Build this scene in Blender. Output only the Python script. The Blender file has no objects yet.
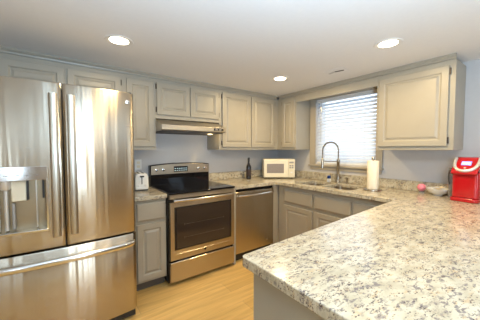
import bpy, bmesh, math, random
from mathutils import Vector, Matrix
random.seed(7)
S = bpy.context.scene
COL = S.collection
PI = math.pi

# ------------------------------------------------------------------ camera
cam_d = bpy.data.cameras.new('camera')
cam_d.sensor_width = 36.0
cam_d.lens = 241.9 / 480 * 36
cam_d.clip_start = 0.05
cam = bpy.data.objects.new('camera', cam_d)
COL.objects.link(cam)
yaw, pit = 0.6335, -0.0447
cam.location = (-2.921, -2.911, 1.341)
cam.rotation_euler = (PI / 2 + pit, 0, -yaw)
S.camera = cam

# ------------------------------------------------------------------ world, exposure
w = bpy.data.worlds.new('world'); S.world = w; w.use_nodes = True
bg = w.node_tree.nodes['Background']
bg.inputs['Color'].default_value = (0.72, 0.86, 1.0, 1)
bg.inputs['Strength'].default_value = 1.05
S.view_settings.view_transform = 'Standard'
S.view_settings.look = 'None'
S.view_settings.gamma = 1
S.view_settings.use_curve_mapping = False
S.view_settings.exposure = 0.15
CEIL = 2.118
XL, YF = -4.3, -6.6          # left wall, wall behind the camera
def area(name, loc, rot, sx, sy, power, color, shape='RECTANGLE'):
    l = bpy.data.lights.new(name, 'AREA'); l.shape = shape
    l.size = sx; l.size_y = sy; l.energy = power; l.color = color
    o = bpy.data.objects.new(name, l); COL.objects.link(o)
    o.location = loc; o.rotation_euler = rot
    return o
# added cool fills at unseen openings, plus daylight through the window over the sink
area('added_rear_fill', (-2.30, YF + 0.10, 1.05), (PI / 2 + .5, 0, 0), 0.45, 1.7, 22, (0.66, 0.83, 1.0))  # added lamp, tilted up; gives the refrigerator steel a cool streak
area('added_left_fill', (XL + 0.10, -4.4, 1.35), (0, -PI / 2 - .45, 0), 1.0, 1.2, 25, (0.62, 0.81, 1.0))  # added lamp at an unseen opening, cool fill from the left rear
area('added_far_fill', (-0.10, -4.75, 1.35), (0, PI / 2 + .45, 0), 1.0, 1.2, 7, (0.62, 0.81, 1.0))  # added lamp for the cool refrigerator edge and the right of the ceiling
area('sink_window_daylight', (0.20, -1.18, 1.6), (0, PI / 2, 0), 0.85, 0.8, 4, (0.80, 0.91, 1.0))
# the photographer's flash, held beside the camera and turned up at the ceiling
area('bounce_flash', (-2.72, -3.20, 1.38), (PI - .25, 0, -.5), .25, .25, 72, (0.50, 0.74, 1.0))
CANS = [(-2.572, -0.976), (-0.968, -0.997), (-0.967, -2.092), (-2.572, -2.15), (-0.967, -3.3), (-2.572, -3.4), (-1.75, -4.9)]
CAN_POWER = [6.0, 14.0, 13.0, 4.5, 5.0, 4.0, 6.0]
CAN_COL = (1.0, 0.73, 0.36)

# ------------------------------------------------------------------ materials
def mat(name, color=(0.8, 0.8, 0.8), rough=0.5, metal=0.0, **kw):
    m = bpy.data.materials.new(name); m.use_nodes = True
    b = m.node_tree.nodes['Principled BSDF']
    b.inputs['Base Color'].default_value = (*color, 1)
    b.inputs['Roughness'].default_value = rough
    b.inputs['Metallic'].default_value = metal
    for k, v in kw.items():
        b.inputs[k.replace('_', ' ')].default_value = v
    return m
def nn(m, t, **kw):
    n = m.node_tree.nodes.new(t)
    for k, v in kw.items(): setattr(n, k, v)
    return n
def ramp(m, stops, interp='LINEAR'):
    r = nn(m, 'ShaderNodeValToRGB'); e = r.color_ramp.elements
    r.color_ramp.interpolation = interp
    while len(e) < len(stops): e.new(0.5)
    for i, (p, c) in enumerate(stops):
        e[i].position = p; e[i].color = (*c, 1) if len(c) == 3 else c
    return r
def coords(m, scale=(1, 1, 1), rot=(0, 0, 0)):
    g = nn(m, 'ShaderNodeNewGeometry'); mp = nn(m, 'ShaderNodeMapping')
    mp.inputs['Scale'].default_value = scale; mp.inputs['Rotation'].default_value = rot
    m.node_tree.links.new(g.outputs['Position'], mp.inputs['Vector'])
    return mp.outputs['Vector']
def subtle(m, scale, amt, rough_amt=0.0, bump=0.0, sc=(1, 1, 1)):
    """faint brightness variation and bump of a painted surface"""
    L = m.node_tree.links; b = m.node_tree.nodes['Principled BSDF']
    n = nn(m, 'ShaderNodeTexNoise'); n.inputs['Scale'].default_value = scale; n.inputs['Detail'].default_value = 4
    L.new(coords(m, sc), n.inputs['Vector'])
    c = b.inputs['Base Color'].default_value[:3]
    r = ramp(m, [(0.3, tuple(x * (1 - amt) for x in c)), (0.7, tuple(min(1, x * (1 + amt)) for x in c))])
    L.new(n.outputs['Fac'], r.inputs['Fac']); L.new(r.outputs['Color'], b.inputs['Base Color'])
    if bump:
        bp = nn(m, 'ShaderNodeBump'); bp.inputs['Strength'].default_value = bump; bp.inputs['Distance'].default_value = 0.002
        L.new(n.outputs['Fac'], bp.inputs['Height']); L.new(bp.outputs['Normal'], b.inputs['Normal'])
    return m

M = {}
M['cabinet'] = subtle(mat('greige_cabinet_paint', (0.360, 0.328, 0.265), 0.38), 6, 0.03)
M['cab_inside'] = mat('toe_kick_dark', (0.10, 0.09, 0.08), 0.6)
M['wallwarm'] = mat('reflection_brown_wall', (0.42, 0.32, 0.20), 0.6)  # unseen walls, colour browned to warm and darken the steel reflections
M['wall'] = subtle(mat('wall_paint', (0.56, 0.545, 0.535), 0.6), 30, 0.015, bump=0.05)
M['ceiling'] = subtle(mat('ceiling_paint', (0.78, 0.77, 0.76), 0.7), 40, 0.01, bump=0.05)
M['white'] = mat('white_plastic', (0.78, 0.78, 0.76), 0.35)
M['cream'] = mat('cream_plastic', (0.76, 0.70, 0.54), 0.35)
M['casing'] = mat('window_casing_paint', (0.42, 0.37, 0.29), 0.45)
M['black'] = mat('black_enamel', (0.012, 0.012, 0.014), 0.22)
M['blackglass'] = mat('black_glass', (0.006, 0.006, 0.008), 0.05, 0, Specular_IOR_Level=0.32)
M['blackmatte'] = mat('black_matte', (0.02, 0.02, 0.02), 0.5)
M['bronze'] = mat('dark_bronze_hinge', (0.06, 0.045, 0.035), 0.4, 0.6)
M['chrome'] = mat('brushed_nickel', (0.48, 0.43, 0.36), 0.22, 1.0)
M['red'] = mat('red_gloss_plastic', (0.46, 0.006, 0.010), 0.16, 0, Coat_Weight=0.6)
M['darkred'] = mat('dark_red_plastic', (0.30, 0.006, 0.010), 0.3)
M['silver'] = mat('silver_plastic', (0.70, 0.68, 0.64), 0.28, 0.5)
M['paper'] = subtle(mat('paper_towel', (0.86, 0.80, 0.66), 0.9), 220, 0.05, bump=0.4)
M['blue'] = mat('blue_cap', (0.01, 0.05, 0.22), 0.3)
M['pink'] = subtle(mat('pink_wax', (0.85, 0.25, 0.34), 0.5), 90, 0.15, bump=0.6)
M['ceramic'] = mat('white_ceramic', (0.80, 0.77, 0.72), 0.2)
M['sugar'] = subtle(mat('cream_packets', (0.82, 0.70, 0.50), 0.7), 60, 0.12)
M['glass'] = mat('clear_glass', (0.95, 0.97, 1.0), 0.03, 0, Transmission_Weight=1.0, IOR=1.2)
M['tank'] = mat('smoky_clear_plastic', (0.80, 0.82, 0.85), 0.08, 0, Transmission_Weight=0.85, IOR=1.2)
M['bottle'] = mat('dark_wine_glass', (0.010, 0.008, 0.008), 0.08, 0, Coat_Weight=0.4)
M['label'] = mat('dark_label_paper', (0.035, 0.022, 0.02), 0.6)
M['mwglass'] = subtle(mat('microwave_window_mesh', (0.27, 0.235, 0.215), 0.25), 400, 0.2)
M['beigegrey'] = mat('grey_buttons', (0.30, 0.29, 0.28), 0.5)
M['trimwhite'] = mat('light_trim_white', (0.78, 0.76, 0.72), 0.45)
M['rack'] = mat('oven_rack_wire', (0.11, 0.085, 0.065), 0.4, 0.3)
M['ovenglass'] = mat('brown_oven_glass', (0.040, 0.028, 0.021), 0.06)
M['recess'] = mat('dispenser_liner', (0.36, 0.29, 0.19), 0.38, 0.85)
M['oveninside'] = mat('oven_enamel', (0.035, 0.026, 0.022), 0.45)
M['burner'] = mat('burner_ring_print', (0.10, 0.10, 0.11), 0.15)
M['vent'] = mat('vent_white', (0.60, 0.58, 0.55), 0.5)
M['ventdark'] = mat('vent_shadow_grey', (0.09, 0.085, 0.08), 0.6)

def stainless(name, color, rough, aniso, vertical_brush=False):
    m = mat(name, color, rough, 1.0)
    L = m.node_tree.links; b = m.node_tree.nodes['Principled BSDF']
    n = nn(m, 'ShaderNodeTexNoise'); n.inputs['Scale'].default_value = 1; n.inputs['Detail'].default_value = 3
    L.new(coords(m, (3, 3, 500)), n.inputs['Vector'])
    mr = nn(m, 'ShaderNodeMapRange')
    mr.inputs['To Min'].default_value = rough * 0.97; mr.inputs['To Max'].default_value = rough * 1.03
    L.new(n.outputs['Fac'], mr.inputs['Value']); L.new(mr.outputs['Result'], b.inputs['Roughness'])
    n2 = nn(m, 'ShaderNodeTexNoise'); n2.inputs['Scale'].default_value = 1; n2.inputs['Detail'].default_value = 2
    L.new(coords(m, (13, 13, 0.45)), n2.inputs['Vector'])
    bp = nn(m, 'ShaderNodeBump'); bp.inputs['Strength'].default_value = 0.8; bp.inputs['Distance'].default_value = 0.006
    L.new(n2.outputs['Fac'], bp.inputs['Height']); L.new(bp.outputs['Normal'], b.inputs['Normal'])
    b.inputs['Anisotropic'].default_value = aniso
    b.inputs['Anisotropic Rotation'].default_value = 0.25
    t = nn(m, 'ShaderNodeTangent'); t.direction_type = 'RADIAL'; t.axis = 'Z'
    L.new(t.outputs['Tangent'], b.inputs['Tangent'])
    return m
M['steel'] = stainless('brushed_stainless', (0.53, 0.465, 0.37), 0.27, 0.95)
M['steel_plain'] = mat('satin_stainless', (0.48, 0.43, 0.35), 0.32, 1.0)
M['steel_bright'] = mat('polished_stainless', (0.75, 0.73, 0.70), 0.15, 1.0)
M['sink'] = mat('sink_steel', (0.32, 0.265, 0.20), 0.35, 1.0)

def granite():
    m = mat('speckled_cream_granite', (0.7, 0.66, 0.58), 0.16)
    nt = m.node_tree; L = nt.links; b = nt.nodes['Principled BSDF']
    v = coords(m, (0.75, 1.45, 1.1), (0, 0, 0.63))
    def noise(s, d, ro=0.6, dist=0.0):
        n = nn(m, 'ShaderNodeTexNoise'); n.inputs['Scale'].default_value = s; n.inputs['Detail'].default_value = d
        n.inputs['Roughness'].default_value = ro; n.inputs['Distortion'].default_value = dist
        L.new(v, n.inputs['Vector']); return n.outputs['Fac']
    def mix(fac, a, c):
        x = nn(m, 'ShaderNodeMix', data_type='RGBA')
        L.new(fac, x.inputs['Factor'])
        for s, val in ((6, a), (7, c)):
            if isinstance(val, tuple): x.inputs[s].default_value = (*val, 1)
            else: L.new(val, x.inputs[s])
        return x.outputs[2]
    def thr(src, lo, hi):
        r = ramp(m, [(lo, (0, 0, 0)), (hi, (1, 1, 1))]); L.new(src, r.inputs['Fac']); return r.outputs['Color']
    def mul(a, c):
        x = nn(m, 'ShaderNodeMath', operation='MULTIPLY'); L.new(a, x.inputs[0]); L.new(c, x.inputs[1]); return x.outputs[0]
    base = mix(thr(noise(14, 3), 0.38, 0.62), (0.44, 0.395, 0.29), (0.565, 0.515, 0.40))
    warm = mix(thr(noise(30, 4, 0.65), 0.56, 0.66), base, (0.50, 0.39, 0.25))
    grey = mix(mul(thr(noise(52, 5, 0.7, 0.5), 0.515, 0.575), thr(noise(13, 3), 0.44, 0.58)), warm, (0.20, 0.175, 0.165))
    vo = nn(m, 'ShaderNodeTexVoronoi'); vo.inputs['Scale'].default_value = 105; L.new(v, vo.inputs['Vector'])
    inv = ramp(m, [(0.22, (1, 1, 1)), (0.40, (0, 0, 0))]); L.new(vo.outputs['Distance'], inv.inputs['Fac'])
    dark = mix(mul(inv.outputs['Color'], thr(noise(30, 4, 0.7), 0.51, 0.57)), grey, (0.085, 0.062, 0.065))
    dk2 = mix(mul(thr(noise(80, 4, 0.75, 0.4), 0.545, 0.60), thr(noise(18, 3), 0.47, 0.58)), dark, (0.075, 0.06, 0.065))
    L.new(dk2, b.inputs['Base Color'])
    return m
M['granite'] = granite()

def oak():
    m = mat('light_oak_planks', (0.5, 0.35, 0.18), 0.34)
    nt = m.node_tree; L = nt.links; b = nt.nodes['Principled BSDF']
    v = coords(m)
    br = nn(m, 'ShaderNodeTexBrick'); br.offset = 0.37; br.squash = 1
    br.inputs['Scale'].default_value = 1; br.inputs['Brick Width'].default_value = 1.22; br.inputs['Row Height'].default_value = 0.178
    br.inputs['Mortar Size'].default_value = 0.0015; br.inputs['Mortar Smooth'].default_value = 0.4
    br.inputs['Color1'].default_value = (0.60, 0.385, 0.130, 1); br.inputs['Color2'].default_value = (0.71, 0.475, 0.180, 1)
    br.inputs['Mortar'].default_value = (0.40, 0.26, 0.13, 1)
    L.new(v, br.inputs['Vector'])
    n = nn(m, 'ShaderNodeTexNoise'); n.inputs['Scale'].default_value = 1; n.inputs['Detail'].default_value = 6; n.inputs['Distortion'].default_value = 0.6
    L.new(coords(m, (2.0, 26, 1)), n.inputs['Vector'])
    r = ramp(m, [(0.3, (0.80, 0.77, 0.72)), (0.7, (1.12, 1.12, 1.12))]); L.new(n.outputs['Fac'], r.inputs['Fac'])
    x = nn(m, 'ShaderNodeMix', data_type='RGBA', blend_type='MULTIPLY'); x.inputs['Factor'].default_value = 1
    L.new(br.outputs['Color'], x.inputs[6]); L.new(r.outputs['Color'], x.inputs[7])
    L.new(x.outputs[2], b.inputs['Base Color'])
    return m
M['floor'] = oak()

def blind_mat():
    m = mat('white_blind_slat', (0.86, 0.87, 0.88), 0.4)
    nt = m.node_tree; L = nt.links; b = nt.nodes['Principled BSDF']
    t = nn(m, 'ShaderNodeBsdfTranslucent'); t.inputs['Color'].default_value = (0.85, 0.90, 0.96, 1)
    mx = nn(m, 'ShaderNodeMixShader'); mx.inputs[0].default_value = 0.45
    L.new(b.outputs[0], mx.inputs[1]); L.new(t.outputs[0], mx.inputs[2])
    L.new(mx.outputs[0], nt.nodes['Material Output'].inputs['Surface'])
    return m
M['slat'] = blind_mat()

def emit(name, color, s):
    m = bpy.data.materials.new(name); m.use_nodes = True
    b = m.node_tree.nodes['Principled BSDF']
    b.inputs['Base Color'].default_value = (*color, 1)
    b.inputs['Emission Color'].default_value = (*color, 1); b.inputs['Emission Strength'].default_value = s
    return m
M['lamp'] = emit('warm_lamp_lens', (1.0, 0.86, 0.66), 9.0)
M['lcd'] = emit('blue_lit_screen', (0.22, 0.30, 0.85), 1.1)
M['lcdtext'] = emit('white_screen_digits', (0.9, 0.95, 1.0), 1.6)
M['digits'] = emit('dim_display_digits', (0.55, 0.75, 0.80), 0.35)
M['hoodlamp'] = emit('hood_lamp_lens', (1.0, 0.78, 0.42), 3.0)

# ------------------------------------------------------------------ mesh helpers
class MB:
    def __init__(s): s.bm = bmesh.new()
    def quad(s, pts):
        vs = [s.bm.verts.new(p) for p in pts]; return s.bm.faces.new(vs)
    def box(s, x0, x1, y0, y1, z0, z1):
        p = [(x0, y0, z0), (x1, y0, z0), (x1, y1, z0), (x0, y1, z0), (x0, y0, z1), (x1, y0, z1), (x1, y1, z1), (x0, y1, z1)]
        v = [s.bm.verts.new(q) for q in p]
        for f in ((0, 3, 2, 1), (4, 5, 6, 7), (0, 1, 5, 4), (1, 2, 6, 5), (2, 3, 7, 6), (3, 0, 4, 7)):
            s.bm.faces.new([v[i] for i in f])
        return s
    def prism(s, poly, axis, a, b):
        """poly of 2D points extruded along axis ('x': (y,z), 'z': (x,y), 'y': (x,z))"""
        def P(q, t):
            return {'x': (t, q[0], q[1]), 'y': (q[0], t, q[1]), 'z': (q[0], q[1], t)}[axis]
        A = [s.bm.verts.new(P(q, a)) for q in poly]; B = [s.bm.verts.new(P(q, b)) for q in poly]
        n = len(poly)
        s.bm.faces.new(A); s.bm.faces.new(B[::-1])
        for i in range(n):
            s.bm.faces.new((A[i], B[i], B[(i + 1) % n], A[(i + 1) % n]))
        return s
    def lathe(s, prof, c=(0, 0, 0), seg=28, axis='z', cap=True):
        rings = []
        for r, h in prof:
            ring = []
            for i in range(seg):
                a = 2 * PI * i / seg; u, v_ = r * math.cos(a), r * math.sin(a)
                p = {'z': (u, v_, h), 'y': (u, h, v_), 'x': (h, u, v_)}[axis]
                ring.append(s.bm.verts.new((c[0] + p[0], c[1] + p[1], c[2] + p[2])))
            rings.append(ring)
        for A, B in zip(rings, rings[1:]):
            for i in range(seg):
                s.bm.faces.new((A[i], A[(i + 1) % seg], B[(i + 1) % seg], B[i]))
        if cap:
            s.bm.faces.new(rings[0][::-1]); s.bm.faces.new(rings[-1])
        return s
    def tube(s, pts, r, seg=12, squash=None, cap=True):
        """pts list; r radius or list; squash=(a,b) scale of the section along (side, other)"""
        P = [Vector(p) for p in pts]; n = len(P); rings = []
        up = None
        for i in range(n):
            t = (P[min(i + 1, n - 1)] - P[max(i - 1, 0)]).normalized()
            if up is None:
                up = Vector((0, 0, 1)) if abs(t.z) < 0.9 else Vector((1, 0, 0))
            a = t.cross(up).normalized(); b_ = a.cross(t).normalized(); up = b_
            rr = r[i] if isinstance(r, (list, tuple)) else r
            sa, sb = squash or (1, 1)
            rings.append([s.bm.verts.new(P[i] + a * (rr * sa * math.cos(2 * PI * k / seg)) + b_ * (rr * sb * math.sin(2 * PI * k / seg))) for k in range(seg)])
        for A, B in zip(rings, rings[1:]):
            for k in range(seg):
                s.bm.faces.new((A[k], A[(k + 1) % seg], B[(k + 1) % seg], B[k]))
        if cap:
            s.bm.faces.new(rings[0][::-1]); s.bm.faces.new(rings[-1])
        return s
    def rings(s, w, h, steps, x0=0, z0=0):
        """panel front facing -y: nested rectangles (inset, y) from the back edge inwards, last one capped"""
        R = []
        for ins, y in steps:
            R.append([s.bm.verts.new(p) for p in ((x0 + ins, y, z0 + ins), (x0 + w - ins, y, z0 + ins), (x0 + w - ins, y, z0 + h - ins), (x0 + ins, y, z0 + h - ins))])
        s.bm.faces.new(R[0][::-1])
        for A, B in zip(R, R[1:]):
            for i in range(4): s.bm.faces.new((A[i], A[(i + 1) % 4], B[(i + 1) % 4], B[i]))
        s.bm.faces.new(R[-1])
        return s
    def build(s, name, m, parent=None, bevel=0, smooth=False, loc=None, rotz=0, seg=2):
        bmesh.ops.recalc_face_normals(s.bm, faces=s.bm.faces)
        me = bpy.data.meshes.new(name); s.bm.to_mesh(me); s.bm.free()
        o = bpy.data.objects.new(name, me); COL.objects.link(o)
        if m is not None:
            me.materials.append(M[m] if isinstance(m, str) else m)
        if parent is not None: o.parent = parent
        if loc is not None: o.location = loc
        if rotz: o.rotation_euler.z = rotz
        if bevel:
            b = o.modifiers.new('bevel', 'BEVEL'); b.width = bevel; b.segments = seg; b.limit_method = 'ANGLE'; b.angle_limit = 0.6
            b.harden_normals = False
        if smooth or bevel:
            for p in me.polygons: p.use_smooth = True
            if hasattr(me, 'set_sharp_from_angle'): me.set_sharp_from_angle(angle=0.62)
        return o
def thing(name, label, cat, loc=(0, 0, 0), rotz=0, group=None):
    o = bpy.data.objects.new(name, None); COL.objects.link(o)
    o.location = loc; o.rotation_euler = (0, 0, rotz); o.empty_display_size = 0.1
    o['label'] = label; o['category'] = cat
    if group: o['group'] = group
    return o
def tag(o, label, cat, group=None):
    o['label'] = label; o['category'] = cat
    if group: o['group'] = group
    return o
def struct(o):
    o['kind'] = 'structure'; return o
RW = -PI / 2            # things on the window wall face -x

# ------------------------------------------------------------------ room shell
struct(MB().box(XL, 0.0, YF, 0.0, -0.05, 0.0).build('floor', 'floor'))
struct(MB().box(XL - .1, 0.14, YF - .1, 0.1, CEIL, CEIL + 0.08).build('ceiling', 'ceiling'))
struct(MB().box(XL - .1, 0.14, 0.0, 0.1, -0.05, CEIL).build('wall_back', 'wall'))
WY0, WY1, WZ0, WZ1 = -1.59, -0.765, 1.14, 2.035   # window opening
b = MB()
b.box(0, .14, YF, -5.4, -0.05, CEIL); b.box(0, .14, -4.1, WY0, -0.05, CEIL); b.box(0, .14, -5.4, -4.1, -0.05, .80); b.box(0, .14, -5.4, -4.1, 1.90, CEIL); b.box(0, .14, WY1, 0, -0.05, CEIL)
b.box(0, .14, WY0, WY1, -0.05, WZ0); b.box(0, .14, WY0, WY1, WZ1, CEIL)
struct(b.build('wall_right', 'wall'))
b = MB()      # left wall with an added window opening
b.box(XL - .1, XL, YF, -5.05, -0.05, CEIL); b.box(XL - .1, XL, -3.75, 0, -0.05, CEIL)
b.box(XL - .1, XL, -5.05, -3.75, -0.05, 0.80); b.box(XL - .1, XL, -5.05, -3.75, 1.90, CEIL)
struct(b.build('wall_left', 'wallwarm'))
b = MB()      # wall behind the camera with an added glass door opening, placed for reflections
b.box(XL, -2.70, YF - .1, YF, -0.05, CEIL); b.box(-1.90, 0, YF - .1, YF, -0.05, CEIL); b.box(-2.70, -1.90, YF - .1, YF, 2.0, CEIL)
struct(b.build('wall_front', 'wallwarm'))
b = MB()  # added door out of view, placed for its pale strip in the steel
for x in (-2.70, -1.96): b.box(x, x + .06, YF - .08, YF - .02, 0.0, 2.0)
b.box(-2.64, -1.96, YF - .08, YF - .02, 1.94, 2.0); b.box(-2.64, -1.96, YF - .08, YF - .02, 0, .08)
dr = struct(b.build('added_rear_door', 'trimwhite'))
b = MB()  # added window out of view, frame around the left fill
for y in (-5.05, -4.43, -3.80): b.box(XL - .08, XL - .02, y, y + .05, 0.80, 1.90)
b.box(XL - .08, XL - .02, -5.0, -3.80, .80, .85); b.box(XL - .08, XL - .02, -5.0, -3.80, 1.85, 1.90)
struct(b.build('added_left_window', 'trimwhite'))
b = MB()  # added window out of view, to reflect in the refrigerator edge
for y in (-5.4, -4.775, -4.15): b.box(.03, .09, y, y + .05, 0.80, 1.90)
b.box(.03, .09, -5.35, -4.15, .80, .85); b.box(.03, .09, -5.35, -4.15, 1.85, 1.90)
struct(b.build('added_far_window', 'trimwhite'))

# window over the sink: casing, sill, sash, glass
win = struct(MB().box(-.018, 0, WY1, -0.672, WZ0 - .012, 2.10).build('window_1', 'casing', bevel=.003))
MB().box(-.018, 0, -1.665, WY0, WZ0 - .012, 2.10).build('right_casing', 'casing', win, bevel=.003)
MB().box(-.018, 0, WY0, WY1, WZ1, 2.10).build('head_casing', 'casing', win)
MB().box(-.040, .03, -1.675, -0.662, WZ0 - .038, WZ0 - .012).build('sill', 'casing', win, bevel=.004)
MB().box(-.016, 0, -1.655, -0.682, WZ0 - .085, WZ0 - .038).build('apron', 'casing', win, bevel=.003)
b = MB()
b.box(.075, .125, WY0, WY0 + .04, WZ0, WZ1); b.box(.075, .125, WY1 - .04, WY1, WZ0, WZ1)
b.box(.075, .125, WY0 + .04, WY1 - .04, WZ0, WZ0 + .04); b.box(.075, .125, WY0 + .04, WY1 - .04, WZ1 - .04, WZ1)
b.build('window_sash', 'white', win)
MB().box(.098, .102, WY0 + .04, WY1 - .04, WZ0 + .04, WZ1 - .04).build('window_glass', 'glass', win)

# crown moulding above the cabinets
def crown(mb, a, c, axis):
    prof = [(0, 0), (-.012, 0), (-.016, .012), (-.030, .024), (-.034, .030), (-.034, .038), (0, .038)]
    z = CEIL - .038
    if axis == 'x': mb.prism([(-.312 + p[0], z + p[1]) for p in prof], 'x', a, c)
    else: mb.prism([(-.312 + p[0], z + p[1]) for p in prof], 'y', a, c)
mb = MB(); crown(mb, -4.0, -.352, 'x'); struct(mb.build('trim_1', 'cabinet'))
mb = MB(); crown(mb, -2.342, -.352, 'y'); struct(mb.build('trim_2', 'cabinet'))

# ------------------------------------------------------------------ cabinets
T = .020
DOOR = lambda y: [(0, y), (0, y - T + .003), (.003, y - T), (.048, y - T), (.054, y - T + .004), (.058, y - T + .0095), (.066, y - T + .0095), (.084, y - T + .001)]
SLAB = lambda y: [(0, y), (0, y - T + .007), (.004, y - T + .003), (.014, y - T)]
def door(parent, x, z, w_, h, yf, name='door'):
    return MB().rings(w_, h, DOOR(yf), x, z).build(name, 'cabinet', parent)
def hinge(door_obj, x, z, y):
    MB().box(x - .006, x + .006, y - .012, y - .0005, z - .027, z + .027).build('hinge', 'bronze', door_obj, bevel=.002)
def wall_cab(loc, rotz, w_, z0, doors, label, depth=.312, hinges=(), group='painted wall cabinets'):
    """doors: (x, w, z, h, hinge side or None, hinge zs)"""
    r = thing('wall_cabinet', label, 'cabinet', loc, rotz, group)
    zt = CEIL - z0 - .0385
    MB().box(0, w_, -depth + .02, -.001, 0, zt).build('body', 'cabinet', r)
    # face frame: outer rectangle with stiles
    f = MB(); f.box(0, w_, -depth, -depth + .0198, 0, zt); f.build('face_frame', 'cabinet', r)
    for (x, dw, z, h, side, hz) in doors:
        d = door(r, x, z - z0, dw, h, -depth - .0005)
        if side:
            hx = x - .004 if side == 'l' else x + dw + .004
            for q in hz: hinge(d, hx, q - z0, -depth - .001)
    return r
ZB = 1.335
# root z is the cabinet bottom
wall_cab((-3.36, 0, 1.80), 0, .94, 1.80, [(.070, .400, 1.83, .205, None, ()), (.49, .42, 1.83, .205, 'r', (1.985,))],
         'short greige cabinet above the stainless refrigerator')
wall_cab((-2.4195, 0, ZB), 0, .3005, ZB, [(.022, .258, 1.368, .667, None, ())],
         'narrow single-door greige wall cabinet between refrigerator and range hood')
wall_cab((-2.118, 0, 1.668), 0, .782, 1.668, [(.012, .372, 1.708, .335, 'l', (2.0, 1.76)), (.392, .378, 1.708, .335, 'r', (2.0, 1.76))],
         'short two-door greige wall cabinet directly above the range hood')
wall_cab((-1.335, 0, ZB), 0, 1.022, ZB, [(.040, .448, 1.368, .680, 'l', (2.0, 1.42)), (.510, .435, 1.368, .680, 'r', (2.0, 1.42))],
         'wide two-door greige wall cabinet above dark bottle and microwave')
wall_cab((0, -.313, ZB), RW, .35, ZB, [(.098, .235, 1.368, .680, 'l', (2.0, 1.42))],
         'corner greige wall cabinet with one narrow door left of the window')
rc = wall_cab((0, -1.728, ZB), RW, .612, ZB, [(.024, .548, 1.368, .665, 'r', (1.985, 1.415))],
         'single-door greige wall cabinet right of the window above the paper towels')
v = MB(); v.box(0, 1.063, -.312, -.292, 0, CEIL - 1.985 - .0385)
va = v.build('window_valance', 'cabinet', None, loc=(0, -.6645, 1.985), rotz=RW, bevel=.002)
tag(va, 'greige valance board spanning above the sink window between cabinets', 'valance')

def base_cab(loc, rotz, w_, label, parts, depth=.61, top=.873, body_top=.873):
    r = thing('base_cabinet', label, 'cabinet', loc, rotz, 'painted base cabinets')
    MB().box(0, w_, -depth + .02, -.002, .10, body_top).build('body', 'cabinet', r)
    MB().box(0, w_, -depth, -depth + .0198, .10, top).build('face_frame', 'cabinet', r)
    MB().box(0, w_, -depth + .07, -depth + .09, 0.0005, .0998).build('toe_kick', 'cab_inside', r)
    for kind, x, dw, z, h in parts:
        if kind == 'drawer': MB().rings(dw, h, SLAB(-depth - .0005), x, z).build('drawer', 'cabinet', r)
        else: door(r, x, z, dw, h, -depth - .0005)
    return r
base_cab((-2.4195, 0, 0), 0, .295, 'narrow greige base cabinet between refrigerator and range',
         [('drawer', .024, .262, .680, .165), ('door', .024, .262, .125, .525)])
# corner + sink run along the window wall (local x runs towards the camera)
base_cab((0, -.6345, 0), RW, .567, 'greige base cabinet nearest the dishwasher in the corner under the sink counter',
         [('drawer', .112, .436, .665, .155), ('door', .112, .436, .130, .495)], body_top=.69)
base_cab((0, -1.2025, 0), RW, .456, 'greige sink base cabinet in the middle of the window wall run',
         [('drawer', .012, .432, .665, .155), ('door', .012, .432, .130, .495)], body_top=.69)
base_cab((0, -1.6595, 0), RW, .42, 'greige base cabinet tucked beside the peninsula under the paper towels',
         [('drawer', .012, .38, .665, .155), ('door', .012, .38, .130, .495)])
fil = MB().box(-.706, -.6115, -.625, -.6, .0005, .873).build('filler_panel', 'cabinet')
tag(fil, 'greige vertical filler strip between dishwasher and corner cabinet', 'panel')

# peninsula base
pb = thing('peninsula_cabinet', 'greige panelled cabinet carrying the wide granite peninsula top', 'cabinet', (-1.5, -2.5, 0))
b = MB(); b.prism([(-2.285 + 1.5, -2.175 + 2.5), (-.64 + 1.5, -2.10 + 2.5), (-.003 + 1.5, -2.10 + 2.5), (-.003 + 1.5, -2.80 + 2.5), (-2.285 + 1.5, -2.80 + 2.5)], 'z', .10, .873)
b.build('body', 'cabinet', pb)
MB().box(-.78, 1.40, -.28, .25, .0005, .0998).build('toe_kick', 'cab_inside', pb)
MB().box(-.805, -.7855, -.32, .335, .0005, .873).build('end_panel', 'cabinet', pb, bevel=.002)

# ------------------------------------------------------------------ worktops (granite)
def slab(name, pts, z0, z1, parent=None):
    return MB().prism(pts, 'z', z0, z1).build(name, 'granite', parent, bevel=.008, seg=3)
wt = thing('granite_worktop', 'small granite worktop piece between refrigerator and range', 'worktop', (-2.2725, -.32, .8735))
slab('top', [(-.147, -.33), (.1515, -.33), (.1515, .318), (-.147, .318)], 0, .0405, wt)
MB().box(-.147, .1515, .296, .318, .041, .14).build('backsplash', 'granite', wt, bevel=.003)
wm = thing('granite_worktop', 'long speckled granite worktop running from range round the sink onto the peninsula', 'worktop', (-.65, -.65, .8735))
o_ = (-.65, -.65)
outer = [(-1.3535, -.002), (-1.3535, -.648), (-.70, -.648), (-.675, -.652), (-.656, -.668), (-.650, -.69), (-.655, -2.035), (-.69, -2.052),
         (-2.337, -2.142), (-2.348, -2.148), (-2.354, -2.160), (-2.355, -3.15), (-.002, -3.15), (-.002, -.002)]
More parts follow.
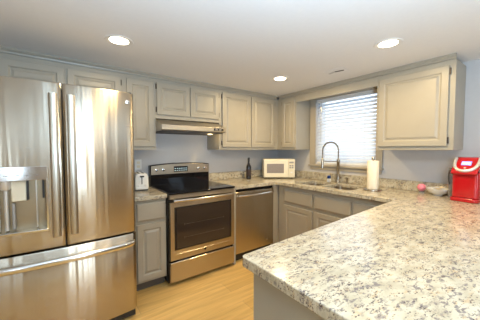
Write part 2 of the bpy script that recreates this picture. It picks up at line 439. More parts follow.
# bowls cut out of the slab
BOWLS = [(-.535, -.15, -1.195, -.86), (-.535, -.15, -1.575, -1.225)]
def rrect(x0, x1, y0, y1, r=.05, n=5):
    pts = []
    for cx, cy, a0 in ((x1 - r, y1 - r, 0), (x0 + r, y1 - r, 90), (x0 + r, y0 + r, 180), (x1 - r, y0 + r, 270)):
        for i in range(n + 1):
            a = math.radians(a0 + 90 * i / n); pts.append((cx + r * math.cos(a), cy + r * math.sin(a)))
    return pts
def slab_with_holes(name, outer, holes, z0, z1, parent, off):
    bm = bmesh.new(); tops = []
    loops = [outer] + holes
    edges = []; rings_ = []
    for lp in loops:
        vs = [bm.verts.new((p[0] - off[0], p[1] - off[1], z1)) for p in lp]
        rings_.append(vs)
        edges += [bm.edges.new((vs[i], vs[(i + 1) % len(vs)])) for i in range(len(vs))]
    bmesh.ops.triangle_fill(bm, use_beauty=True, use_dissolve=False, edges=edges)
    top = list(bm.faces)
    low = {}
    for vs in rings_:
        for v_ in vs: low[v_] = bm.verts.new((v_.co.x, v_.co.y, z0))
    for f in top:
        bm.faces.new([low[v_] for v_ in reversed(f.verts)])
    for vs in rings_:
        n = len(vs)
        for i in range(n):
            a, c = vs[i], vs[(i + 1) % n]; bm.faces.new((a, c, low[c], low[a]))
    bmesh.ops.recalc_face_normals(bm, faces=bm.faces)
    me = bpy.data.meshes.new(name); bm.to_mesh(me); bm.free()
    o = bpy.data.objects.new(name, me); COL.objects.link(o); me.materials.append(M['granite']); o.parent = parent
    bv = o.modifiers.new('bevel', 'BEVEL'); bv.width = .009; bv.segments = 3; bv.limit_method = 'ANGLE'; bv.angle_limit = 0.9
    for p in me.polygons: p.use_smooth = True
    me.set_sharp_from_angle(angle=0.7)
    return o
slab_with_holes('top', outer, [rrect(*q) for q in BOWLS], 0, .0405, wm, o_)
MB().box(-1.3535 + .65, -.0245 + .65, -.024 + .65, -.002 + .65, .041, .142).build('back_wall_backsplash', 'granite', wm, bevel=.003)
MB().box(-.024 + .65, -.002 + .65, -3.15 + .65, -.002 + .65, .041, .142).build('window_wall_backsplash', 'granite', wm, bevel=.003)

# ------------------------------------------------------------------ sink
sk = thing('kitchen_sink', 'double bowl stainless sink set under the granite below the window', 'sink', (-.345, -1.21, .70))
for q in BOWLS:
    rim = rrect(q[0] - .006, q[1] + .006, q[2] - .006, q[3] + .006, .055)
    low = rrect(q[0] + .012, q[1] - .012, q[2] + .012, q[3] - .012, .05)
    bm_ = MB(); R = []
    for pts, z in ((rrect(q[0] - .012, q[1] + .012, q[2] - .012, q[3] + .012, .058), .1725), (rim, .1725), (low, .02), ([((x - (q[0] + q[1]) / 2) * .8 + (q[0] + q[1]) / 2, (y - (q[2] + q[3]) / 2) * .8 + (q[2] + q[3]) / 2) for x, y in low], .005)):
        R.append([bm_.bm.verts.new((x + .345, y + 1.21, z)) for x, y in pts])
    for A, Bq in zip(R, R[1:]):
        for i in range(len(A)): bm_.bm.faces.new((A[i], A[(i + 1) % len(A)], Bq[(i + 1) % len(A)], Bq[i]))
    bm_.bm.faces.new(R[-1])
    bw = bm_.build('bowl', 'sink', sk, smooth=True)
    MB().lathe([(.04, 0), (.042, .003), (.03, .004), (.012, .002)], ((q[0] + q[1]) / 2 + .345, (q[2] + q[3]) / 2 + 1.21, .0055)).build('drain', 'chrome', bw, smooth=True)

# faucet with spring neck
FX, FY = -.095, -1.175
fa = thing('kitchen_faucet', 'tall brushed nickel spring-neck faucet standing behind the sink', 'faucet', (FX, FY, .9145), -math.radians(30))
MB().lathe([(.030, 0), (.030, .006), (.024, .012), (.019, .03), (.017, .25), (.020, .255), (.020, .29), (.013, .30)]).build('body', 'chrome', fa, smooth=True)
arch = [(0, 0, .28), (0, 0, .38)]
R_ = .105
for i in range(0, 19):
    a = PI * i / 18; arch.append((-R_ + R_ * math.cos(a), 0, .405 + R_ * math.sin(a) * 1.05))
arch += [(-2 * R_, 0, .36), (-2 * R_, 0, .30)]
MB().tube(arch, .0055, 10).build('hose', 'blackmatte', fa, smooth=True)
# spring coil
def resample(pts, n):
    P = [Vector(p) for p in pts]; d = [0]
    for a, c in zip(P, P[1:]): d.append(d[-1] + (c - a).length)
    out = []
    for k in range(n):
        t = d[-1] * k / (n - 1); i = 0
        while i < len(d) - 2 and d[i + 1] < t: i += 1
        f = (t - d[i]) / (d[i + 1] - d[i]); out.append(P[i].lerp(P[i + 1], f))
    return out, d[-1]
cl, ln = resample(arch, 700); turns = 60; coil = []
for k, p in enumerate(cl):
    t = (cl[min(k + 1, 699)] - cl[max(k - 1, 0)]).normalized(); s_ = Vector((0, 1, 0)); n_ = t.cross(s_)
    a = 2 * PI * turns * k / 699; coil.append(p + s_ * (.0095 * math.cos(a)) + n_ * (.0095 * math.sin(a)))
MB().tube(coil, .0022, 5).build('spring', 'chrome', fa, smooth=True)
MB().lathe([(.012, .305), (.016, .298), (.017, .225), (.021, .205), (.021, .190), (.014, .185)], (-2 * R_, 0, 0)).build('spray_head', 'chrome', fa, smooth=True)
MB().tube([(0, 0, .27), (-.10, 0, .272), (-2 * R_ + .019, 0, .275)], .005, 8).build('holder_arm', 'chrome', fa, smooth=True)
hl = MB().tube([(0, -.019, .06), (0, -.06, .068)], .012, 12).build('handle_hub', 'chrome', fa, smooth=True)
MB().tube([(0, -.052, .07), (-.02, -.058, .11), (-.035, -.062, .135)], .005, 8).build('lever', 'chrome', hl, smooth=True)
sp = thing('soap_dispenser', 'short brushed nickel pump dispenser right of the faucet', 'dispenser', (-.085, -1.295, .9145))
MB().lathe([(.019, 0), (.019, .006), (.011, .012), (.011, .05), (.014, .055), (.014, .07), (.006, .075)]).build('body', 'chrome', sp, smooth=True)
MB().tube([(0, 0, .07), (-.03, 0, .075), (-.055, 0, .068)], .006, 10).build('spout', 'chrome', sp, smooth=True)
# soap bottle with blue cap
sb = thing('dish_soap_bottle', 'small clear soap bottle with a dark blue cap left of the faucet', 'bottle', (-.125, -1.065, .9145))
MB().lathe([(.022, 0), (.026, .004), (.026, .035), (.018, .044), (.012, .046)]).build('bottle_body', 'white', sb, smooth=True)
MB().lathe([(.022, .0462), (.023, .05), (.022, .078), (.014, .084)]).build('cap', 'blue', sb, smooth=True)

# ------------------------------------------------------------------ refrigerator (local origin: centre of footprint, front is -y)
FXC = -2.922
fr = thing('refrigerator', 'large stainless french-door refrigerator with freezer drawer at the left', 'refrigerator', (FXC, 0, 0))
HW = .452
def yf(x):   # gently bowed front with tightly rolled outer edges
    u = abs(x) / HW
    y = -.960 + .030 * u * u
    e = (abs(x) - (HW - .035)) / .035
    if e > 0: y += .028 * (1 - math.sqrt(max(0, 1 - e * e)))
    return y
MB().box(-.448, .448, -.865, -.03, .055, 1.745).build('case', 'blackmatte', fr, bevel=.004)
MB().box(-.44, .44, -.90, -.866, .02, .085).build('kick_grille', 'blackmatte', fr)
for sx in (-1, 1):
    MB().box(sx * .40 - .035, sx * .40 + .035, -.93, -.80, 1.7455, 1.770).build('hinge_cover', 'blackmatte', fr, bevel=.005)
    MB().lathe([(.025, 0.0005), (.025, .02), (.018, .0545)], (sx * .38, -.80, 0)).build('front_foot', 'blackmatte', fr)
def bowed(x0, x1, z0, z1, hole=None, yb=-.872, seam=None):
    """a door: bowed front, closed sides and back, optional rectangular opening (x0,x1,z0,z1)"""
    xs = [x0 + (x1 - x0) * i / 36 for i in range(37)]
    e = .006
    xs = sorted(set([round(q, 5) for q in xs] + ([round(hole[0], 5), round(hole[1], 5)] if hole else [])))
    zs = [z0, z0 + e] + ([hole[2], hole[3]] if hole else []) + [z1 - e, z1]
    m_ = MB(); bm = m_.bm; G = {}
    for i, x in enumerate(xs):
        for j, z in enumerate(zs):
            y = yf(x)
            if seam is not None:
                dd = abs(x - seam)
                if dd < .012: y += .010 * (1 - math.sqrt(max(0, 1 - ((.012 - dd) / .012) ** 2)))
            if j in (0, len(zs) - 1): y += .004
            G[i, j] = bm.verts.new((x, y, z))
    for i in range(len(xs) - 1):
        for j in range(len(zs) - 1):
            if hole and hole[0] - 1e-4 <= xs[i] and xs[i + 1] <= hole[1] + 1e-4 and abs(zs[j] - hole[2]) < 1e-5: continue
            bm.faces.new((G[i, j], G[i + 1, j], G[i + 1, j + 1], G[i, j + 1]))
    nj = len(zs) - 1
    Bv = {(i, j): bm.verts.new((xs[i], yb, zs[j])) for i in (0, len(xs) - 1) for j in (0, nj)}
    n = len(xs) - 1
    bm.faces.new((Bv[0, 0], Bv[n, 0], Bv[n, nj], Bv[0, nj]))
    bm.faces.new([G[0, j] for j in range(nj + 1)] + [Bv[0, nj], Bv[0, 0]])
    bm.faces.new([G[n, j] for j in range(nj, -1, -1)] + [Bv[n, 0], Bv[n, nj]])
    bm.faces.new([G[i, 0] for i in range(n, -1, -1)] + [Bv[0, 0], Bv[n, 0]])
    bm.faces.new([G[i, nj] for i in range(n + 1)] + [Bv[n, nj], Bv[0, nj]])
    return m_
HOLE = (-.365, -.085, .835, 1.150)
SX = .008
dl = bowed(-HW, SX - .003, .705, 1.765, HOLE, seam=SX - .003).build('door', 'steel', fr, smooth=True)
drr = bowed(SX + .003, HW, .705, 1.765, seam=SX + .003).build('door', 'steel', fr, smooth=True)
dw_ = bowed(-HW, HW, .085, .690).build('freezer_drawer', 'steel', fr, smooth=True)
def vhandle(parent, x):
    z0, z1 = .785, 1.69; yy = -1.000
    pts = [(x, -.958, z0 + .02), (x, yy + .004, z0 + .03)]
    m_ = MB()
    n = 24; body = []
    for i in range(n + 1):
        t = i / n; z = z0 + (z1 - z0) * t; body.append((x, yy - .012 * math.sin(PI * t), z))
    m_.tube(body, .0225, 20, squash=(.36, 1.0))
    for z in (z0 + .03, z1 - .03): m_.box(x - .011, x + .011, -.9985, -.953, z - .016, z + .016)
    m_.build('handle', 'steel_plain', parent, smooth=True)
vhandle(dl, SX - .046); vhandle(drr, SX + .046)
m_ = MB(); pts = []
for i in range(41):
    t = i / 40; x = -.425 + .85 * t
    pts.append((x, -.968 - .050 * math.sin(PI * t) ** .55 if 0 < t < 1 else -.955, .628))
m_.tube(pts, .021, 16, squash=(.62, 1.0)); m_.build('handle', 'steel_bright', dw_, smooth=True)
lb = MB().lathe([(.0135, 0), (.0135, -.003), (.010, -.004)], (.405, -.9365, 1.695), axis='y', seg=24).build('round_emblem', 'steel_bright', drr, smooth=True)
# dispenser in the left door
m_ = MB(); hx0, hx1, hz0, hz1 = HOLE; yb = -.885; y0_ = -.951
m_.quad([(hx0, yb, hz0), (hx1, yb, hz0), (hx1, yb, hz1), (hx0, yb, hz1)])
m_.quad([(hx0, y0_, hz0), (hx1, y0_, hz0), (hx1, yb, hz0), (hx0, yb, hz0)])
m_.quad([(hx0, y0_, hz1), (hx0, yb, hz1), (hx1, yb, hz1), (hx1, y0_, hz1)])
m_.quad([(hx0, y0_, hz0), (hx0, yb, hz0), (hx0, yb, hz1), (hx0, y0_, hz1)])
m_.quad([(hx1, y0_, hz0), (hx1, y0_, hz1), (hx1, yb, hz1), (hx1, yb, hz0)])
rec = m_.build('dispenser_recess', 'recess', dl)
m_ = MB()
n = 12; A = []
for i in range(n + 1):
    x = hx0 - .006 + (hx1 - hx0 + .012) * i / n; A.append((x, yf(x) - .006))
m_.prism(A + [(hx1 + .006, -.935), (hx0 - .006, -.935)], 'z', 1.150, 1.235)
cp = m_.build('control_panel', 'steel_bright', dl, bevel=.002)
for i in range(5):
    x = hx0 + .05 + i * .045; MB().box(x - .012, x + .012, yf(x) - .0085, yf(x) - .0062, 1.180, 1.184).build('button_mark', 'beigegrey', cp)
# frame lips of the recess
for x0_, x1_ in ((hx1 - .004, hx1 + .010), (hx0 - .010, hx0 + .004)):
    xq = hx1 if x0_ > -.2 else hx0
    MB().box(x0_, x1_, yf(xq) - .005, yf(xq) + .012, hz0 - .01, hz1).build('recess_frame', 'steel_bright', dl, bevel=.002)
m_ = MB(); m_.prism(A + [(hx1 + .006, -.888), (hx0 - .006, -.888)], 'z', .820, .838); m_.build('drip_tray', 'steel_bright', dl, bevel=.003)
xc = (hx0 + hx1) / 2
MB().lathe([(.030, 0), (.030, -.03), (.022, -.05), (.018, -.055)], (xc - .055, -.915, hz1 - .001)).build('water_nozzle', 'silver', rec, smooth=True)
MB().tube([(xc - .055, -.905, hz1 - .05), (xc - .055, -.905, hz0 + .01)], .011, 12).build('water_paddle', 'silver', rec, smooth=True)
MB().tube([(xc - .095, -.905, hz1 - .001), (xc - .095, -.905, hz0 + .01)], .012, 12).build('guide_rail', 'silver', rec, smooth=True)
MB().box(xc - .030, xc + .042, -.925, -.8855, hz1 - .13, hz1 - .001).build('ice_chute', 'cream', rec, bevel=.006)
MB().box(xc + .0425, xc + .050, -.935, -.8855, hz1 - .125, hz1 - .001).build('chute_edge', 'blackmatte', rec)
MB().box(xc - .030, xc - .015, -.92, -.8855, hz0 + .015, hz1 - .14).build('ice_paddle', 'beigegrey', rec, bevel=.003)
MB().box(xc + .085, xc + .090, -.93, -.8855, hz0 + .012, hz1 - .001).build('light_strip', 'silver', rec)
MB().box(xc + .118, xc + .126, -.93, -.8855, hz1 - .12, hz1 - .001).build('side_lever', 'blackmatte', rec)

# ------------------------------------------------------------------ range
RX0, RX1 = -2.1175, -1.3575; RWD = RX1 - RX0; hw = RWD / 2
rg = thing('electric_range', 'stainless freestanding electric range with black glass cooktop', 'range', ((RX0 + RX1) / 2, 0, 0))
b = MB(); b.box(-hw, hw, -.640, -.03, .03, .905); b.build('body', 'black', rg)
for sx in (-1, 1):
    for y in (-.58, -.10): MB().lathe([(.018, .0005), (.018, .02), (.012, .0295)], (sx * .33, y, 0), 12).build('levelling_foot', 'blackmatte', rg)
ck = MB().box(-hw - .001, hw + .001, -.690, -.085, .9055, .924).build('cooktop', 'blackglass', rg, bevel=.006, seg=3)
for (x, y, r) in ((-.19, -.50, .105), (.19, -.50, .085), (-.19, -.23, .080), (.19, -.23, .105)):
    for rr in (r, r * .62):
        b = MB()
        for i in range(48):
            a0, a1 = 2 * PI * i / 48, 2 * PI * (i + 1) / 48
            b.quad([(x + rr * math.cos(a0), y + rr * math.sin(a0), .9244), (x + rr * math.cos(a1), y + rr * math.sin(a1), .9244),
                    (x + (rr - .004) * math.cos(a1), y + (rr - .004) * math.sin(a1), .9244), (x + (rr - .004) * math.cos(a0), y + (rr - .004) * math.sin(a0), .9244)])
        b.build('burner_ring', 'burner', ck)
# backguard: black box with arched stainless face
def arch_poly(x0, x1, z0, zs, rise, n=16):
    return [(x0, z0), (x1, z0)] + [(x1 - (x1 - x0) * i / n, zs + rise * math.sin(PI * i / n) ** .7 if 0 < i < n else zs) for i in range(n + 1)]
bgd = MB().prism(arch_poly(-hw, hw, .9055, 1.152, .022), 'y', -.082, -.012).build('backguard', 'black', rg, bevel=.003)
MB().box(-hw + .012, hw - .012, -.0845, -.0824, .930, 1.038).build('gloss_strip', 'blackglass', bgd)
fc = MB().prism(arch_poly(-hw + .008, hw - .008, 1.045, 1.145, .021), 'y', -.094, -.0824).build('control_face', 'steel_plain', bgd, bevel=.003)
ds = MB().box(-.105, .075, -.0965, -.0943, 1.067, 1.135).build('display', 'blackglass', bgd)
def seg_text(parent, txt, size, loc, rot, m, name='writing', parent_inv=False, align='CENTER'):
    c = bpy.data.curves.new(name, 'FONT'); c.body = txt; c.size = size; c.align_x = align; c.align_y = 'CENTER'; c.extrude = .0004
    o = bpy.data.objects.new(name, c); COL.objects.link(o); c.materials.append(M[m])
    # turn into a mesh
    dg = bpy.context.evaluated_depsgraph_get(); me = bpy.data.meshes.new_from_object(o.evaluated_get(dg))
    bpy.data.objects.remove(o); o = bpy.data.objects.new(name, me); COL.objects.link(o)
    if not me.materials: me.materials.append(M[m])
    o.parent = parent; o.location = loc; o.rotation_euler = rot
    return o
b = MB()
for r_ in range(2):
    for i in range(6): b.box(-.095 + i * .028, -.079 + i * .028, -.0980, -.0966, 1.080 + r_ * .024, 1.088 + r_ * .024)
b.build('key_marks', 'digits', ds)
def knob(parent, x, y, z, r=.019):
    k = MB().lathe([(r, 0), (r, -.010), (r * .88, -.022), (r * .7, -.024)], (x, y, z), 24, 'y').build('knob', 'steel_bright', parent, smooth=True)
    MB().box(x - .0025, x + .0025, y - .0275, y - .0242, z - r * .6, z + r * .6).build('knob_mark', 'black', k)
for x in (-.315, -.235, .215, .305): knob(bgd, x, -.0945, 1.100)
# oven door
OD = MB(); 
OD.rings(RWD - .012, .572, [(0, -.642), (0, -.678), (.004, -.684), (.058, -.684), (.060, -.682)], -hw + .006, .258)
od = OD.build('oven_door', 'steel', rg, smooth=False)
# window area: dark frame and glass with racks behind
MB().box(-.330, .330, -.6855, -.6842, .358, .780).build('window_frame', 'black', od)
og = MB().box(-.308, .308, -.6872, -.6857, .372, .768).build('oven_glass', 'ovenglass', od)
b = MB()
for z in (.47, .60):
    b.box(-.23, .23, -.6885, -.6873, z, z + .003)
    for i in range(2): b.box(-.23 + i * .457, -.227 + i * .457, -.6885, -.6873, z - .01, z + .012)
b.build('rack_lines', 'rack', og)
MB().lathe([(.0125, 0), (.0125, -.002), (.009, -.003)], (0, -.6845, .300), 20, 'y').build('round_emblem', 'black', od, smooth=True)
pts = []
for i in range(31):
    t = i / 30; pts.append((-.345 + .69 * t, -.715 - .028 * math.sin(PI * t), .848 - .000 * math.sin(PI * t)))
m_ = MB().tube(pts, .0135, 14, squash=(1, 1))
for sx in (-1, 1): m_.box(sx * .335 - .012, sx * .335 + .012, -.722, -.6842, .838, .858)
m_.build('handle', 'steel_bright', od, smooth=True)
MB().rings(RWD - .012, .045, [(0, -.642), (0, -.672), (.003, -.676)], -hw + .006, .858).build('vent_trim', 'steel_plain', rg)
MB().rings(RWD - .012, .200, [(0, -.642), (0, -.676), (.006, -.684)], -hw + .006, .040).build('storage_drawer', 'steel', rg)

# ------------------------------------------------------------------ range hood
hd = thing('range_hood', 'slim stainless under-cabinet hood above the range', 'range hood', ((RX0 + RX1) / 2, 0, 1.54))
b = MB(); b.prism([(-.005, .125), (-.300, .125), (-.470, .060), (-.500, .052), (-.500, .000), (-.485, -.008), (-.005, -.008)], 'x', -hw, hw)
bod = b.build('canopy', 'steel_plain', hd, bevel=.003)
MB().box(-hw + .02, hw - .02, -.46, -.03, -.016, -.0085).build('underside_filter', 'ventdark', hd)
MB().box(.22, .345, -.5025, -.5005, .012, .038).build('switch_plate', 'black', hd)
for i in range(2): MB().box(.235 + i * .05, .265 + i * .05, -.506, -.5027, .018, .032).build('rocker_switch', 'beigegrey', hd)
MB().lathe([(.03, -.020), (.03, -.0165)], (.28, -.30, 0)).build('lamp_lens', 'hoodlamp', hd)
hlamp = bpy.data.lights.new('hood_lamp', 'POINT'); hlamp.energy = .5; hlamp.color = CAN_COL; hlamp.shadow_soft_size = .03
ho = bpy.data.objects.new('hood_lamp', hlamp); COL.objects.link(ho); ho.parent = hd; ho.location = (.28, -.30, -.04)

# ------------------------------------------------------------------ dishwasher
dx0, dx1 = -1.3235, -.7075; dc = (dx0 + dx1) / 2; dh = (dx1 - dx0) / 2
dws = thing('dishwasher', 'stainless dishwasher with a bowed bar handle right of the range', 'dishwasher', (dc, 0, 0))
MB().box(-dh + .01, dh - .01, -.60, -.03, .02, .870).build('tub', 'blackmatte', dws)
MB().box(-dh + .004, dh - .004, -.622, -.601, .845, .868).build('control_edge', 'blackglass', dws)
dd = MB().rings(dh * 2 - .012, .735, [(0, -.602), (0, -.638), (.005, -.645)], -dh + .006, .105).build('door', 'steel', dws)
MB().box(-dh + .01, dh - .01, -.57, -.5602 - .02, .0005, .0985).build('toe_kick', 'blackmatte', dws)
pts = [(-.275 + .55 * i / 24, -.668 - .030 * math.sin(PI * i / 24), .795) for i in range(25)]
m_ = MB().tube(pts, .013, 14)
for sx in (-1, 1): m_.box(sx * .265 - .010, sx * .265 + .010, -.675, -.6452, .785, .805)
m_.build('handle', 'steel_bright', dd, smooth=True)
MB().lathe([(.0125, 0), (.0125, -.002), (.009, -.003)], (.19, -.6455, .19), 20, 'y').build('round_emblem', 'steel_bright', dd, smooth=True)
fs = MB().box(-1.3525, -1.3255, -.655, -.03, .0005, .8725).build('filler_panel', 'cabinet')
tag(fs, 'thin pale filler strip between range and dishwasher', 'panel')

# ------------------------------------------------------------------ microwave
mw = thing('microwave', 'cream countertop microwave standing in the corner by the sink', 'microwave', (-.295, -.302, .9145), -.6435)
W2, D2, H2 = .228, .145, .27
MB().box(-W2, W2, -D2, D2, .012, H2 + .012).build('case', 'cream', mw, bevel=.008, seg=3)
for sx in (-1, 1):
    for sy in (-1, 1): MB().lathe([(.014, .0002), (.014, .0118)], (sx * .19, sy * .11, 0), 12).build('foot', 'blackmatte', mw)
md = MB().box(-W2 + .004, .128, -D2 - .022, -D2 - .0008, .018, H2 + .006).build('door', 'cream', mw, bevel=.005, seg=3)
MB().rings(.245, .135, [(0, -D2 - .0222), (0, -D2 - .0235), (.006, -D2 - .0228)], -W2 + .048, .080).build('door_window', 'mwglass', md)
pn = MB().box(.131, W2 - .003, -D2 - .018, -D2 - .0008, .018, H2 + .006).build('control_panel', 'cream', mw, bevel=.004)
MB().box(.142, .205, -D2 - .0205, -D2 - .0183, .222, .246).build('display', 'beigegrey', pn)
for r_ in range(2):
    for c_ in range(2): MB().box(.145 + c_ * .033, .170 + c_ * .033, -D2 - .0205, -D2 - .0183, .150 + r_ * .028, .170 + r_ * .028).build('button', 'beigegrey', pn)
MB().box(.160, .190, -D2 - .0205, -D2 - .0183, .080, .100).build('start_button', 'white', pn)

# ------------------------------------------------------------------ bottle
bt = thing('wine_bottle', 'tall dark bottle standing on the counter left of the microwave', 'bottle', (-.775, -.200, .9145))
MB().lathe([(.030, .0), (.037, .004), (.037, .165), (.034, .185), (.020, .215), (.0145, .235), (.0135, .285)], seg=32).build('bottle_body', 'bottle', bt, smooth=True)
MB().lathe([(.0376, .05), (.0376, .14)], cap=False).build('bottle_label', 'label', bt, smooth=True)
MB().lathe([(.0155, .262), (.0155, .305), (.013, .307)]).build('foil_cap', 'blackmatte', bt, smooth=True)

# ------------------------------------------------------------------ toaster
to = thing('toaster', 'white two-slice toaster end-on beside the refrigerator', 'toaster', (-2.262, -.215, .9145), -.10)
b = MB(); pr = [(-.062, .012), (.062, .012), (.068, .04), (.062, .15), (.045, .178), (-.045, .178), (-.062, .15), (-.068, .04)]
b.prism(pr, 'y', -.13, .13); tb = b.build('shell', 'white', to, bevel=.012, seg=4)
b = MB(); b.box(-.060, .060, -.125, .125, .0005, .0118); b.build('base', 'blackmatte', to)
MB().box(-.004, .004, -.1325, -.1305, .07, .155).build('lever_slot', 'blackmatte', to)
MB().box(-.020, .020, -.148, -.1328, .142, .156).build('lever', 'blackmatte', to, bevel=.003)
for sx in (-1, 1): MB().lathe([(.010, 0), (.008, -.008)], (sx * .034, -.1305, .055), 16, 'y').build('knob', 'silver', to, smooth=True)
for sx in (-1, 1): MB().box(sx * .022 - .009, sx * .022 + .009, -.10, .10, .1782, .1795).build('slot', 'blackmatte', to)

# ------------------------------------------------------------------ outlets
def outlet(loc, rotz, label):
    r = thing('wall_outlet', label, 'outlet', loc, rotz)
    pl = MB().box(-.036, .036, -.006, -.0005, -.058, .058).build('cover_plate', 'white', r, bevel=.002)
    for z in (-.022, .022):
        MB().box(-.017, .017, -.0085, -.0062, z - .014, z + .014).build('socket', 'cream', r, bevel=.001)
outlet((-2.225, 0, 1.165), 0, 'white outlet plate on the wall behind the toaster')

# ------------------------------------------------------------------ paper towel
pt = thing('paper_towel_holder', 'brushed metal upright holder carrying the paper towel roll', 'holder', (-.335, -1.715, .9145))
MB().lathe([(.088, 0), (.090, .004), (.088, .014), (.075, .017), (.0, .0171)], seg=40, cap=False).build('base', 'chrome', pt, smooth=True)
MB().lathe([(.007, .017), (.007, .322)], seg=14).build('pole', 'chrome', pt, smooth=True)
MB().lathe([(.012, .314), (.015, .320), (.015, .342), (.012, .347)], seg=20).build('finial', 'chrome', pt, smooth=True)
pr_ = thing('paper_towel_roll', 'tall cream roll of paper towels standing by the sink', 'paper towels', (-.335, -1.715, .9325))
b = MB(); b.lathe([(.020, 0), (.053, 0), (.0545, .003), (.0545, .287), (.053, .290), (.020, .290), (.020, 0)], seg=48, cap=False)
b.build('paper', 'paper', pr_, smooth=True)
MB().lathe([(.0195, .001), (.0195, .289), (.018, .289), (.018, .001), (.0195, .001)], seg=24, cap=False).build('core', 'sugar', pr_, smooth=True)

# ------------------------------------------------------------------ bowl and pink ornament
bl = thing('serving_bowl', 'small white bowl of cream packets left of the red coffee maker', 'bowl', (-.128, -2.203, .9145))
MB().lathe([(.030, 0), (.034, .002), (.036, .008), (.060, .022), (.082, .045), (.092, .062), (.089, .063), (.078, .046), (.056, .026), (.02, .014), (.0, .013)], seg=40, cap=False).build('bowl_body', 'ceramic', bl, smooth=True)
rr = random.Random(3)
for i in range(11):
    a = rr.random() * 2 * PI; q = rr.random() * .045
    m_ = MB(); m_.box(-.022, .022, -.015, .015, -.004, .004)
    o = m_.build('sweetener_packet', 'sugar' if i % 3 else 'white', None, bevel=.003)
    o.location = (-.128 + q * math.cos(a), -2.203 + q * math.sin(a), .9145 + .055 + .0035 * i * .6)
    o.rotation_euler = (rr.uniform(-.4, .4), rr.uniform(-.4, .4), rr.random() * 3)
    tag(o, 'small pale packet heaped in the white bowl', 'packet', 'packets in the white bowl')
pk = thing('votive_candle', 'round pink votive on a small clear glass stand left of the bowl', 'candle', (-.105, -2.070, .9145))
MB().lathe([(.028, 0), (.030, .004), (.022, .010), (.026, .022), (.030, .026), (.026, .026), (.018, .014), (0, .013)], cap=False).build('glass_stand', 'tank', pk, smooth=True)
b = MB(); prof = [(.012, .016)] + [(.036 * math.sin(PI * t / 12), .056 - .034 * math.cos(PI * t / 12)) for t in range(2, 12)]
b.lathe(prof, seg=24).build('pink_ball', 'pink', pk, smooth=True)

# ------------------------------------------------------------------ coffee maker
km = thing('coffee_maker', 'glossy red single-serve coffee maker at the right end of the counter', 'coffee maker', (-.185, -2.430, .9145), -1.70)
km.scale = (.88, .92, .99)
# local: front is -y
def rr_prism(mb, x0, x1, y0, y1, z0, z1, r):
    mb.prism(rrect(x0, x1, y0, y1, r), 'z', z0, z1)
b = MB(); rr_prism(b, -.105, .105, -.155, .150, .0005, .030, .04); b.build('base', 'red', km, bevel=.005)
b = MB(); rr_prism(b, -.100, .100, -.02, .150, .0305, .245, .03); b.build('column', 'red', km, bevel=.005)
b = MB(); rr_prism(b, -.098, .098, -.128, -.0205, .0305, .2445, .035); b.build('front_column', 'red', km, bevel=.006)
b = MB(); b.box(-.045, .045, -.1300, -.1283, .060, .215); b.build('front_inset', 'red', km, bevel=.001)
b = MB(); rr_prism(b, -.070, .070, -.150, -.1305, .0305, .036, .01); dt = b.build('drip_tray', 'darkred', km, bevel=.002)
# head with a steep slanted face
b = MB()
b.prism([(.145, .2455), (-.1295, .2455), (-.130, .222), (-.152, .222), (-.162, .238), (-.060, .352), (-.03, .364), (.09, .364), (.145, .33)], 'x', -.095, .095)
hdk = b.build('brew_head', 'red', km, bevel=.010, seg=3)
def face(x, s_, off):     # point on the slanted face
    return (x, -.162 + .102 * s_ - .745 * off, .238 + .114 * s_ + .667 * off)
hp = []
for i in range(33):
    t = i / 32; a = PI * t; hp.append(face(-.086 * math.cos(a), 1.02 - .90 * (math.sin(a) ** .55 if 0 < t < 1 else 0), .004))
MB().tube(hp, .0125, 12).build('handle', 'silver', hdk, smooth=True)
ang = math.atan2(.114, .102)
scr = MB().box(-.036, .036, -.020, .020, 0, .004).build('touch_screen', 'lcd', hdk, bevel=.002)
scr.location = face(0, .66, .0002); scr.rotation_euler = (ang, 0, 0)
b = MB()
for i, (x, wd) in enumerate(((-.024, .011), (-.010, .008), (.002, .009), (.014, .011))): b.box(x, x + wd, -.007, .007, .0042, .0052)
b.build('screen_digits', 'lcdtext', scr)
bb = MB().lathe([(.009, 0), (.008, .004)], (0, 0, 0), 16).build('brew_button', 'silver', hdk); bb.location = face(0, .34, .0002); bb.rotation_euler = (ang, 0, 0)
wt_ = MB(); rr_prism(wt_, -.152, -.106, -.06, .13, .010, .262, .018); wtk = wt_.build('water_tank', 'tank', km, bevel=.004)
b = MB(); rr_prism(b, -.152, -.106, -.060, .130, .2625, .270, .018); b.build('tank_lid', 'tank', wtk, bevel=.004)
b = MB().tube([(-.128, -.062, .245), (-.132, -.085, .225), (-.132, -.092, .19), (-.130, -.085, .15), (-.128, -.066, .125)], .006, 8); b.build('tank_handle', 'blackmatte', wtk, smooth=True)

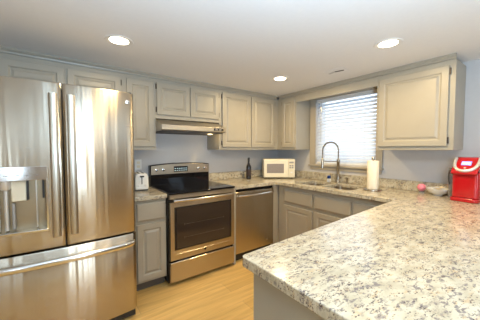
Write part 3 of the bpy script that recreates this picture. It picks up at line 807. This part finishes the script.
# ------------------------------------------------------------------ blinds (window_blind, 20 slats)
wb = thing('window_blind', 'white two-inch horizontal blind hanging in the window over the sink', 'blind', (.034, (WY0 + WY1) / 2, WZ0))
bw_ = (WY1 - WY0) / 2 - .006
MB().box(-.030, .026, -bw_, bw_, .845, .893).build('head_rail', 'white', wb, bevel=.002)
ns = 19
tl = math.radians(52)
proto = None
for i in range(ns):
    z = .030 + i * .0435
    if proto is None:
        b = MB(); n = 6; top_ = []; 
        for k in range(n + 1):
            u = -.025 + .05 * k / n; top_.append((u, .0022 * (1 - (2 * k / n - 1) ** 2)))
        poly = top_ + [(u, v_ - .0024) for u, v_ in top_[::-1]]
        poly = [(u * math.cos(tl) - v_ * math.sin(tl), u * math.sin(tl) + v_ * math.cos(tl)) for u, v_ in poly]
        b.prism(poly, 'y', -bw_, bw_); proto = b.build('slat', 'slat', wb); o = proto
    else:
        o = proto.copy(); COL.objects.link(o); o.parent = wb
    o.location = (0, 0, z)
MB().box(-.018, .018, -bw_, bw_, .001, .012).build('bottom_rail', 'white', wb)
for y in (-.27, .27):
    MB().box(-.0275, -.0265, y - .0012, y + .0012, .012, .845).build('ladder_cord', 'white', wb)
MB().tube([(-.036, bw_ - .075, .86), (-.036, bw_ - .075, .30)], .004, 8).build('tilt_wand', 'silver', wb, smooth=True)

# ------------------------------------------------------------------ ceiling lights
LAB = ['recessed ceiling light nearest the refrigerator, at the left of the view', 'recessed ceiling light above the microwave corner, in front of the cabinets',
       'recessed ceiling light at the right, in front of the right wall cabinet', 'recessed ceiling light over the walkway in front of the refrigerator',
       'recessed ceiling light over the peninsula end by the window wall', 'recessed ceiling light behind the camera on the left', 'recessed ceiling light in the middle of the room behind']
for (x, y), lab, pw in zip(CANS, LAB, CAN_POWER):
    r = thing('recessed_light', lab, 'ceiling light', (x, y, CEIL), 0, 'recessed ceiling lights')
    MB().lathe([(.064, -.003), (.070, -.004), (.090, -.005), (.095, -.0005), (.064, -.0005), (.064, -.003)], seg=40, cap=False).build('trim_ring', 'trimwhite', r, smooth=True)
    MB().lathe([(.0635, -.0008), (.0635, -.0035), (.055, -.0055)], seg=36).build('lens', 'lamp', r, smooth=True)
    a_ = area('downlight', (0, 0, -.012), (0, 0, 0), .10, .10, pw, CAN_COL, 'DISK'); a_.parent = r

# ceiling vent
cv = thing('ceiling_vent', 'small curved-blade air vent in the ceiling near the window', 'vent', (-.70, -1.50, CEIL), 0)
b = MB(); b.prism(rrect(-.075, .075, -.11, .11, .02), 'z', -.004, -.0005); b.build('frame', 'ceiling', cv, bevel=.002)
for sx, mm in ((-1, 'vent'), (1, 'ventdark')):  # dark piece stands for the slot, its shade put into the colour
    o = MB().box(-.011, .011, -.042, .042, -.0085, -.0045).build('louvre_blade_and_gap', mm, cv, bevel=.001)
    o.location = (0.004, -sx * .038, 0); o.rotation_euler = (0, 0, sx * .25)
